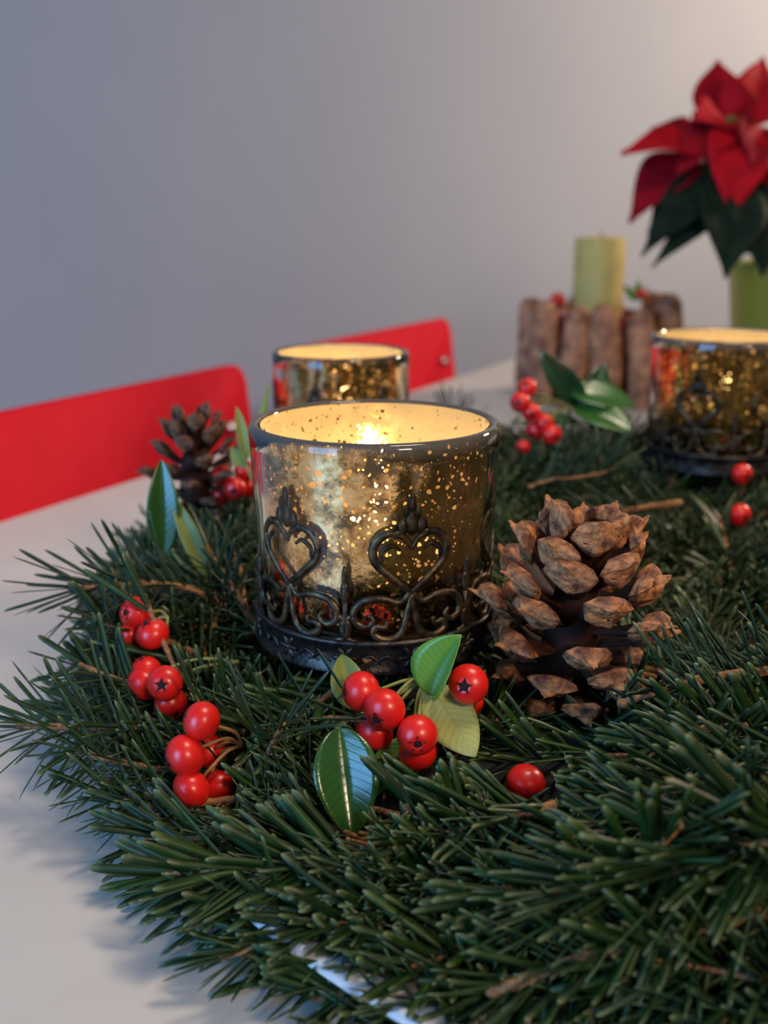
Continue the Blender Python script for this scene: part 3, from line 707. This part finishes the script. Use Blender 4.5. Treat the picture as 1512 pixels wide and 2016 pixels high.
def FIL(rs):
    k = round(rs, 5)
    if k not in _FC: _FC[k] = filigree(rs)
    return _FC[k]
candle_glass(GLA, math.radians(17), 'gold speckled candle glass nearest the camera, in the middle of the wreath front',
             'antique metal heart stand around the nearest candle glass', 'lit tealight inside the nearest candle glass', seed=1)
candle_glass(GLB, math.radians(40), 'gold speckled candle glass at the rear, before the farther red chair',
             'antique metal stand around the rear candle glass', 'lit tealight inside the rear candle glass', seed=2)
candle_glass(GLC, math.radians(25), 'gold speckled candle glass at right, in front of the green pot',
             'antique metal scroll stand around the right candle glass', 'lit tealight inside the right candle glass', seed=3)

# ------------------------------------------------------------------ pine cones
def scale_meshes(seed, tipm):
    """unit scale: x outwards 0..1, half width about .42"""
    rnd = R(seed); mb = MB(); rings = []
    for s, w_, t in ((0, .10, .05), (.3, .17, .06), (.6, .27, .075), (.82, .36, .10), (.90, .38, .13)):
        z = -.05*math.sin(s*PI); vs = [(s, -w_, z), (s, -w_*.5, z+t*.6), (s, 0, z+t*.8), (s, w_*.5, z+t*.6), (s, w_, z), (s, w_*.5, z-t), (s, 0, z-t*1.3), (s, -w_*.5, z-t)]
        rings += vs
    fs = []
    for i in range(4):
        for j in range(8): fs.append((i*8+j, i*8+(j+1) % 8, (i+1)*8+(j+1) % 8, (i+1)*8+j))
    fs.append(tuple(reversed(range(8)))); fs.append(tuple(32+j for j in range(8)))
    mb.add(rings, fs); tongue = mb.mesh('scale', M['scale'])
    # apophysis: fan shaped shield with an umbo
    mb = MB(); out = []; n = 12
    for i in range(n):
        a = 2*PI*i/n; y = math.cos(a); z = math.sin(a)
        w_ = .40*(1+.12*rnd.uniform(-1, 1)); h = (.20 if z > 0 else .27)*(1+.18*rnd.uniform(-1, 1))
        out.append((y*w_*(1-.45*max(0, -z)**1.3), z*h))
    vs = []
    for (x, k) in ((.80, .82), (.91, 1.0), (.96, .97), (1.04, .62), (1.05, .30), (1.13, .20), (1.14, .05)):
        for (y, z) in out: vs.append((x + rnd.uniform(-.018, .018) + .55*z*1.0, y*k*rnd.uniform(.96, 1.04), z*k - (.07 if k < .35 else .03 if k < .7 else 0)))
    fs = []
    for i in range(6):
        for j in range(n): fs.append((i*n+j, i*n+(j+1) % n, (i+1)*n+(j+1) % n, (i+1)*n+j))
    fs.append(tuple(reversed(range(n)))); fs.append(tuple(6*n+j for j in range(n)))
    mb.add(vs, fs); tip = mb.mesh('scale_tip', tipm, False)
    return tongue, tip
SCM = [scale_meshes(50+i, M['tip']) for i in range(6)]; SCG = [scale_meshes(70+i, M['tip_grey']) for i in range(2)]; SCD = [scale_meshes(90+i, M['tip_dark']) for i in range(4)]
def pine_cone(base, axis, H, RM, label, n=46, seed=0, spin=0, fat=1.0, tips=None):
    root = empty('pine_cone', mtx=zframe(axis, base) @ Matrix.Rotation(spin, 4, 'Z')); tag(root, label, 'pine cone')
    rnd = R(seed)
    mb = MB(); mb.lathe([(.001, 0), (RM*.22, .002), (RM*.34, H*.2), (RM*.3, H*.45), (RM*.16, H*.75), (.0008, H*.9)], 12); mb.build('cone_core', M['scale'], root)
    for i in range(n):
        s = (i+.5)/n; a = i*2.39996 + rnd.uniform(-.12, .12)
        el = math.radians(-28 + 92*s**.9 + rnd.uniform(-5, 5))
        z = H*(.05 + .62*s**1.02)
        prof = (.50 + 1.1*s if s < .45 else 1.0 - .25*((s-.45)/.55)**1.4)
        L_ = RM*1.0*prof*(.96 + .1*rnd.random())
        if s < .3: L_ *= .98
        sz = L_ if s > .25 else max(L_, RM*.75)
        d_ = V((math.cos(a)*math.cos(el), math.sin(a)*math.cos(el), math.sin(el)))
        wsc = RM*(.70 if s > .3 else .52 + .6*s)*fat*(1 if s < .8 else 1-.9*(s-.8))
        m4 = frame(d_, V((0, 0, 1)) if el < 1.2 else V((-math.cos(a), -math.sin(a), .2)), (0, 0, z)) @ Matrix.Diagonal((L_, wsc, wsc*.95, 1)) @ Matrix.Rotation(rnd.uniform(-.12, .12), 4, 'X')
        tg_, tp_ = (SCG[i % 2] if (s < .22 and rnd.random() < .35) else rnd.choice(tips or SCM))
        o = link('scale', tg_, root, m4); link('scale_tip', tp_, o)
    return root
pine_cone(P(1108, 1372, .338), V((.06, -.10, 1)), .066, .0275, 'large brown open pine cone standing right of the nearest candle glass', 44, 3, .9)
pine_cone(P(385, 1012, .475), V((.04, -.05, 1)), .050, .0205, 'small dark pine cone behind blue-sheened leaf, in front of the nearer red chair', 38, 5, .3, .80, SCD)

# ------------------------------------------------------------------ berries and leaves
def berry_meshes():
    out = []
    for k in range(3):
        rnd = R(k); prof = [(.001, -.92)]
        for j in range(1, 15):
            a = PI*j/15; prof.append((math.sin(a)*(1.0 + .02*k), -math.cos(a)*(.93 - .03*k)))
        prof += [(.20, .885-.03*k), (.12, .80), (.001, .76)]
        mb = MB(); mb.lathe(prof, 28, cap0=True)
        out.append(mb.mesh('berry', M['berry']))
    mb = MB(); n = 5; vs = [(0, 0, .80)]; fs = []
    for i in range(n*2):
        a = 2*PI*i/(n*2); r = .50 if i % 2 == 0 else .17; z = .905 if i % 2 == 0 else .86
        vs.append((r*math.cos(a), r*math.sin(a), z+.015))
    for i in range(n*2): vs.append((vs[1+i][0]*.9, vs[1+i][1]*.9, vs[1+i][2]-.05))
    for i in range(n*2):
        j = (i+1) % (n*2); fs += [(0, 1+i, 1+j), (1+i, 11+i, 11+j, 1+j)]
    mb.add(vs, fs)
    mb.lathe([(.13, .83), (.15, .93), (.10, .95), (.06, .88)], 10)
    return out, mb.mesh('calyx', M['calyx'], False)
BM, CM = berry_meshes()
BR = .00555
def put_berry(parent, loc, r, cal, j=0, o0=V((0, 0, 0))):
    b = link('berry', BM[j % 3], parent, zframe(cal, V(loc)-o0) @ Matrix.Scale(r, 4)); link('calyx', CM, b); return b
def leaf_mesh(base, tip, width, nrm, o0, fold=.25, droop=.1, round_=1.0, th=.00035, wav=0, n=14, m=8, rip=0):
    """a leaf between two points, folded along its midrib; the mesh is relative to o0"""
    base = V(base); tip = V(tip); ax = tip-base; L_ = ax.length; F = frame(ax, nrm, (0, 0, 0)).to_3x3()
    top = []; uv = []
    for i in range(n+1):
        s = i/n; wd = width*.5*(math.sin(PI*s**.82)**.72)*(1 if round_ >= 1 else 1) if 0 < s < 1 else width*.02
        if round_ < 1: wd = width*.5*math.sin(PI*s**.75)**1.15 if 0 < s < 1 else width*.02
        for j in range(-m//2, m//2+1):
            q = j/(m/2); y = q*wd
            z = abs(y)*math.tan(fold*1.2) - droop*L_*4*(s-.5)**2*.5 + droop*L_*.5 + wav*L_*math.sin(s*9+q*2)*abs(q) + rip*L_*abs(q)*(1-abs(q)*.4)*math.cos(75*(s-.38*abs(q)*.5))
            top.append(V((s*L_, y, z))); uv.append((s, .5+q*.5))
    row = m+1; vs = [base + F @ p - o0 for p in top] + [base + F @ (p - V((0, 0, th))) - o0 for p in top]
    k = len(top); fs = []
    for i in range(n):
        for j in range(m):
            a = i*row+j; f = (a, a+row, a+row+1, a+1); fs.append(tuple(reversed(f)) if False else f); fs.append(tuple(x+k for x in reversed(f)))
    rim = [i*row for i in range(n+1)] + [n*row+j for j in range(1, row)] + [i*row+m for i in range(n-1, -1, -1)] + [j for j in range(m-1, 0, -1)]
    for i in range(len(rim)):
        a, b_ = rim[i], rim[(i+1) % len(rim)]; fs.append((b_, a, a+k, b_+k))
    mb = MB(); mb.add(vs, fs); mb.uv = uv+uv; return mb
def put_leaf(parent, o0, base, tip, width, nrm, mat, name='leaf', label=None, mid=True, midmat=None, **k):
    mb = leaf_mesh(base, tip, width, nrm, o0, **k); o = mb.build(name, M[mat], parent)
    if label: o['label'] = label
    if mid:
        row = k.get('m', 8)+1; cs = [V(mb.v[i*row + (row-1)//2]) for i in range(k.get('n', 14)+1)]
        F = frame(V(tip)-V(base), nrm, (0, 0, 0)).to_3x3(); u = F @ V((0, 0, -1))
        t_ = MB(); t_.tube([c + u*.0006 for c in cs], [.0006*(1-.7*i/len(cs)) for i in range(len(cs))], 5); t_.build('midrib', M[midmat or 'peduncle_green'], o)
    return o
def cluster(name, junction, items, label, cat='berries', mat='peduncle', group=None):
    """items: (px, py, t, radius px, calyx direction)"""
    j0 = V(junction); root = empty(name, j0); tag(root, label, cat, group)
    for i, (px, py, t, rp, cal) in enumerate(items):
        c = P(px, py, t); r = rp/FPX*t; cal = CV(*cal)
        put_berry(root, c, r, cal, i, j0)
        a = c - cal*r*.88; mid = a.lerp(j0, .45) + V((0, 0, .0015)) - cal*.002
        mb = MB(); mb.tube([q - j0 for q in spline([a, mid, j0], 5)], .00055, 6); mb.build('stalk', M[mat], root)
    return root

cluster('berry_cluster', P(330, 1215, .352), [(268, 1207, .352, 33, (-.5, .1, .8)), (300, 1248, .345, 33, (-.35, .75, .5)), (256, 1250, .352, 24, (-.6, -.2, .3))],
        'small red berry bunch at far left, topmost, under a fir tip', group=None, mat='peduncle_green')
c2 = cluster('berry_cluster', P(470, 1302, .345), [(287, 1320, .338, 30, (-.2, .6, .2)), (284, 1346, .334, 34, (-.5, -.5, .4)), (325, 1345, .326, 34, (-.03, .03, 1)), (336, 1386, .332, 33, (.4, -.5, .5))],
        'bunch of four red berries at left, one star calyx facing the lens', mat='peduncle_green')
cluster('berry_cluster', P(478, 1468, .31), [(397, 1419, .300, 39, (-.85, .35, .2)), (364, 1487, .298, 41, (-.80, -.35, .35)), (377, 1552, .298, 38, (-.6, -.6, .2)), (430, 1548, .306, 33, (.6, -.6, .5)), (412, 1478, .312, 34, (-.3, -.2, -.5))],
        'bunch of five glossy red berries in the left foreground, on brown stalks')
J4 = P(838, 1338, .315)
c4 = cluster('berry_sprig', J4, [(711, 1361, .303, 40, (-.85, .0, .35)), (757, 1396, .297, 42, (-.45, -.45, .75)), (737, 1442, .305, 38, (-.5, -.5, .3)), (822, 1447, .293, 41, (-.03, -.30, .9)), (822, 1482, .302, 38, (.2, -.8, .1)),
                               (922, 1347, .303, 39, (-.30, .02, .9)), (926, 1384, .313, 26, (.1, -.8, .1))],
             'leafy sprig of red berries lying in front of the nearest candle glass', 'berry sprig', 'peduncle_green')
# its leaves
put_leaf(c4, J4, P(668, 1432, .2880), P(694, 1652, .2795), .0172, V((.12, -.84, .50)), 'leaf_sheen', fold=.42, droop=.03, rip=.0016, n=40, label='broad green leaf with a blue sheen on one half')
put_leaf(c4, J4, P(845, 1345, .308), P(936, 1490, .296), .0155, V((.20, -.78, .45)), 'leaf_under', fold=-.12, droop=.02, label='pale yellow-green leaf underside', midmat='leaf_yellow')
put_leaf(c4, J4, P(850, 1375, .306), P(908, 1250, .300), .0160, V((-.62, -.55, .55)), 'leaf_light', fold=.62, droop=-.10, label='fresh green folded leaf', mid=False)
put_leaf(c4, J4, P(700, 1400, .312), P(672, 1288, .318), .0100, V((0, -.9, .3)), 'leaf_yellow', fold=.5, droop=.10, label='small yellow-green cupped leaf')
put_leaf(c4, J4, P(795, 1455, .31), P(702, 1588, .288), .0090, V((.3, -.8, .5)), 'leaf', fold=.12, droop=.05, label='narrow plain green leaf')
mb = MB(); mb.tube([q - J4 for q in spline([J4, P(790, 1362, .312), P(720, 1400, .312), P(660, 1432, .302)], 5)], .0008, 6); mb.build('stem', M['peduncle_green'], c4)
lb = empty('loose_berry', P(1035, 1542, .290)); tag(lb, 'single red berry lying alone among needles below the large pine cone', 'berry')
put_berry(lb, (0, 0, 0), 39/FPX*.290, CV(-.2, -.7, -.6), 1)
cluster('berry_cluster', P(500, 1000, .49), [(436, 937, .470, 21, (-.1, -.2, .9)), (463, 962, .463, 22, (0, -.4, .9)), (434, 976, .474, 20, (-.6, -.6, .3)), (482, 926, .475, 21, (.3, .3, .5)), (492, 958, .478, 21, (.6, -.4, .3))],
        'red berry bunch between the small pine cone and the nearest glass')
BJ = P(1120, 800, .585)
c6 = cluster('berry_sprig', BJ, [(1038, 763, .555, 19, (-.3, .3, .8)), (1024, 792, .552, 20, (-.4, -.2, .8)), (1046, 812, .555, 18, (0, -.4, .8)), (1072, 832, .555, 18, (0, 0, 1)), (1086, 856, .552, 20, (.3, -.4, .7)), (1054, 848, .560, 19, (-.4, -.5, .5)), (1030, 879, .560, 14, (-.3, -.6, .5))],
             'blurred leafy berry sprig beside the bark stick candle pot', 'berry sprig', 'peduncle_green')
mb = MB(); mb.tube([q - BJ for q in spline([BJ, BJ + V((.004, .004, -.022)), BJ + V((.010, .006, -.048))], 5)], .0009, 6); mb.build('stem', M['peduncle_green'], c6)
put_leaf(c6, BJ, P(1150, 800, .58), P(1062, 690, .565), .0150, V((-.5, -.7, .5)), 'leaf_dark', fold=.3, droop=.12)
put_leaf(c6, BJ, P(1150, 820, .58), P(1190, 715, .58), .0150, V((.1, -.8, .3)), 'leaf_dark', fold=.3, droop=.1)
put_leaf(c6, BJ, P(1130, 800, .575), P(1245, 850, .56), .020, V((0, -.6, .8)), 'leaf', fold=.2, droop=.1)
put_leaf(c6, BJ, P(1120, 770, .575), P(1250, 800, .575), .020, V((0, -.6, .8)), 'leaf', fold=.2, droop=.1)
put_leaf(c6, BJ, P(1140, 830, .575), P(1010, 830, .57), .010, V((0, -.6, .8)), 'leaf_dark', fold=.2, droop=.1)
for (px, py, t, lab) in ((1460, 934, .550, 'red berry under the foot of the right candle glass'), (1456, 1014, .515, 'dim red berry in the dark middle of the wreath')):
    q = P(px, py, t); e = empty('loose_berry', q); tag(e, lab, 'berry'); put_berry(e, (0, 0, 0), .0055, CV(.3, -.3, .6), 2)
# leafy twigs behind, at left
def twig(label, pts, leaves, mat='peduncle_green'):
    o0 = V(pts[0]); root = empty('leafy_twig', o0); tag(root, label, 'twig')
    mb = MB(); mb.tube([q - o0 for q in spline(pts, 5)], .0008, 6); mb.build('stem', M[mat], root)
    for (b_, t_, w_, nr, m_, kw) in leaves: put_leaf(root, o0, b_, t_, w_, V(nr), m_, **kw)
twig('upright leafy twig at left, one leaf shining blue, one olive', PP((415, 1150, .40), (360, 1110, .402), (338, 1080, .405)),
     [(P(322, 1090, .405), P(318, 905, .400), .0125, (.22, -.93, .2), 'leaf_sheen', dict(fold=.42, droop=.05, rip=.0022, n=40, label='dark leaf with a bright blue sheen')),
      (P(412, 1140, .400), P(338, 975, .402), .0078, (.25, -.9, .2), 'leaf_yellow', dict(fold=.3, droop=.03, label='narrow olive leaf'))])
twig('thin yellow-green twig leaning beside the nearest glass rim', PP((505, 960, .45), (480, 905, .45), (468, 860, .45)),
     [(P(485, 905, .45), P(465, 800, .45), .0050, (.3, -.9, .2), 'leaf_yellow', dict(fold=.4, droop=.15)),
      (P(492, 900, .46), P(530, 755, .47), .0042, (-.4, -.8, .2), 'leaf_yellow', dict(fold=.4, droop=-.10)),
      (P(485, 920, .45), P(455, 880, .45), .0060, (-.3, -.9, .2), 'leaf_yellow', dict(fold=.4, droop=.1))])

# ------------------------------------------------------------------ candle in a ring of bark sticks
BC = V((.2095, 1.055, 0)); rnd = R(4)
bs = empty('bark_stick_pot', BC); tag(bs, 'round pot clad with upright rough bark sticks, holding the green candle', 'candle pot')
mb = MB(); mb.lathe([(.001, .001), (.048, .001), (.050, .004), (.052, .082), (.050, .085), (.046, .082), (.044, .05), (.001, .05)], 40); mb.build('bowl', M['bowl'], bs)
for i in range(12):
    a = 2*PI*i/12; h = rnd.uniform(.086, .104); r = rnd.uniform(.0130, .0152); ti = rnd.uniform(-.12, .12)
    pts = [V((math.cos(a)*(.0655+.0), math.sin(a)*.0655, .001 + h*s)) + V((-math.sin(a)*ti*h*s, math.cos(a)*ti*h*s, 0)) for s in (0, .25, .5, .75, .93, 1)]
    mb = MB(); mb.tube(pts, [r*rnd.uniform(.85, 1.1) for _ in range(4)] + [r*.8, r*.45], 12); mb.build('bark_stick', M['stick'], bs)
tw = MB(); vs = []
pts = [V((math.cos(2*PI*i/40)*.0800, math.sin(2*PI*i/40)*.0800, .040)) for i in range(41)]
pc = empty('pillar_candle', BC + V((-.002, 0, .0502))); tag(pc, 'olive green pillar candle standing in the bark stick pot', 'candle')
mb = MB(); mb.lathe([(.001, 0), (.0232, 0), (.0240, .003), (.0240, .103), (.0225, .1055), (.018, .1045), (.001, .101)], 40); mb.build('wax', M['cand'], pc)
mb = MB(); mb.tube([(0, 0, .100), (.0005, 0, .106), (.0015, 0, .110)], .0007, 6); mb.build('wick', M['wick'], pc)
for k, (px, py, rp, lab) in enumerate(((1262, 578, 11, 'small red berry on the rim of the bark stick pot, right of its candle'), (1098, 590, 15, 'dark red berry on the rim of the bark stick pot, left of its candle'))):
    q = P(px, py, 1.02); e = empty('pot_berry', q); tag(e, lab, 'berry'); put_berry(e, (0, 0, 0), rp/FPX*1.02, V((0, 0, 1)), k)
o0 = P(1250, 590, 1.03)
sg = empty('green_sprig', o0); tag(sg, 'small bright green leaf tuft on the bark stick pot', 'leaves')
for a, b_ in (((1250, 592), (1228, 562)), ((1252, 592), (1258, 552)), ((1254, 592), (1276, 566))):
    put_leaf(sg, o0, P(*a, 1.03), P(*b_, 1.03), .008, V((0, -1, .4)), 'leaf_light', fold=.2, droop=.1, mid=False)

# ------------------------------------------------------------------ poinsettia
PC = V((.385, 1.0, 0)); po = empty('potted_poinsettia', PC); tag(po, 'red poinsettia in a lime green pot at the right edge', 'potted plant')
mb = MB(); mb.lathe([(.001, .001), (.052, .001), (.054, .003), (.066, .122), (.069, .124), (.070, .134), (.067, .135), (.063, .122), (.001, .118)], 56); mb.build('pot', M['pot'], po)
mb = MB(); mb.lathe([(.001, .119), (.061, .119), (.060, .126), (.001, .129)], 32); mb.build('soil', M['soil'], po)
HUB = [P(1440, 245, .985), P(1350, 275, .98), P(1530, 260, 1.0)]
for h in HUB + [P(1480, 420, 1.0)]:
    mb = MB(); mb.tube([q - PC for q in spline([PC + V((0, 0, .125)) + (h-PC).normalized()*.0, PC.lerp(h, .5) + V((0, 0, .07)), h], 6)], .0032, 8); mb.build('stem', M['peduncle_green'], po)
TB = (  # base, tip, width, normal, material, droop
 ((1415, 250, .985), (1412, 118, .99), .040, (-.1, -.9, .4), 'bract', .12), ((1400, 250, .975), (1362, 222, .97), .030, (-.4, -.6, .6), 'bract', .1),
 ((1470, 250, .99), (1502, 112, 1.0), .040, (.2, -.9, .3), 'bract', .12), ((1420, 250, .985), (1455, 150, .99), .050, (0, -.9, .4), 'bract_dark', .1),
 ((1450, 240, .965), (1437, 432, .93), .048, (0, -.85, .5), 'bract', .22), ((1500, 260, .98), (1520, 400, .95), .050, (.1, -.85, .5), 'bract_dark', .2),
 ((1395, 295, .97), (1222, 302, .94), .037, (-.1, -.6, .8), 'bract', .16), ((1370, 300, .98), (1238, 438, .96), .042, (-.5, -.75, .3), 'bract_dark', .16),
 ((1375, 285, .985), (1282, 252, .985), .030, (-.2, -.6, .7), 'bract_dark', .2), ((1440, 250, .975), (1330, 345, .94), .040, (-.2, -.7, .6), 'bract_dark', .2),
 ((1430, 240, .97), (1365, 235, .95), .040, (-.1, -.7, .7), 'bract', .15), ((1480, 230, .97), (1560, 210, .95), .045, (.1, -.7, .7), 'bract', .15),
 ((1440, 235, 1.0), (1400, 150, 1.03), .045, (0, -.8, .5), 'bract_dark', .1), ((1500, 250, .97), (1480, 330, .93), .045, (.1, -.8, .5), 'bract_dark', .2),
 ((1545, 250, .98), (1600, 350, .94), .045, (.3, -.8, .5), 'bract', .2))
for i, (a, b_, w_, nr, m_, dr) in enumerate(TB):
    put_leaf(po, PC, P(*a), P(*b_), w_*1.25, V(nr), m_, name='bract', fold=.18, droop=dr, round_=.5, th=.0006, wav=.02, midmat='bract_dark', mid=(i % 2 == 0))
TL = (((1440, 330, .97), (1262, 505, .93), .048, (-.3, -.7, .5), .15), ((1450, 380, .96), (1282, 528, .93), .030, (-.2, -.7, .6), .12), ((1440, 340, .95), (1428, 548, .91), .062, (0, -.95, .2), .12),
      ((1400, 320, .98), (1275, 460, .97), .045, (-.3, -.8, .4), .12), ((1480, 350, .95), (1500, 545, .92), .062, (.1, -.95, .2), .12), ((1420, 330, .99), (1345, 465, .96), .055, (-.2, -.9, .3), .1), ((1550, 350, .98), (1620, 500, .95), .055, (.2, -.9, .3), .1),
      ((1470, 360, 1.0), (1470, 500, 1.0), .07, (0, -1, .1), .1))
for i, (a, b_, w_, nr, dr) in enumerate(TL):
    put_leaf(po, PC, P(*a), P(*b_), w_, V(nr), 'pleaf', name='leaf', fold=.15, droop=dr, round_=.5, th=.0006, mid=False)
mb = MB()
for k in range(7):
    a = k*2.4; q = HUB[0] - PC + V((math.cos(a)*.006, -.006 + math.sin(a)*.003, math.sin(a)*.005)); mb.ball(q, .0028, 8, 6)
mb.build('flower_bud', M['leaf_yellow'], po)
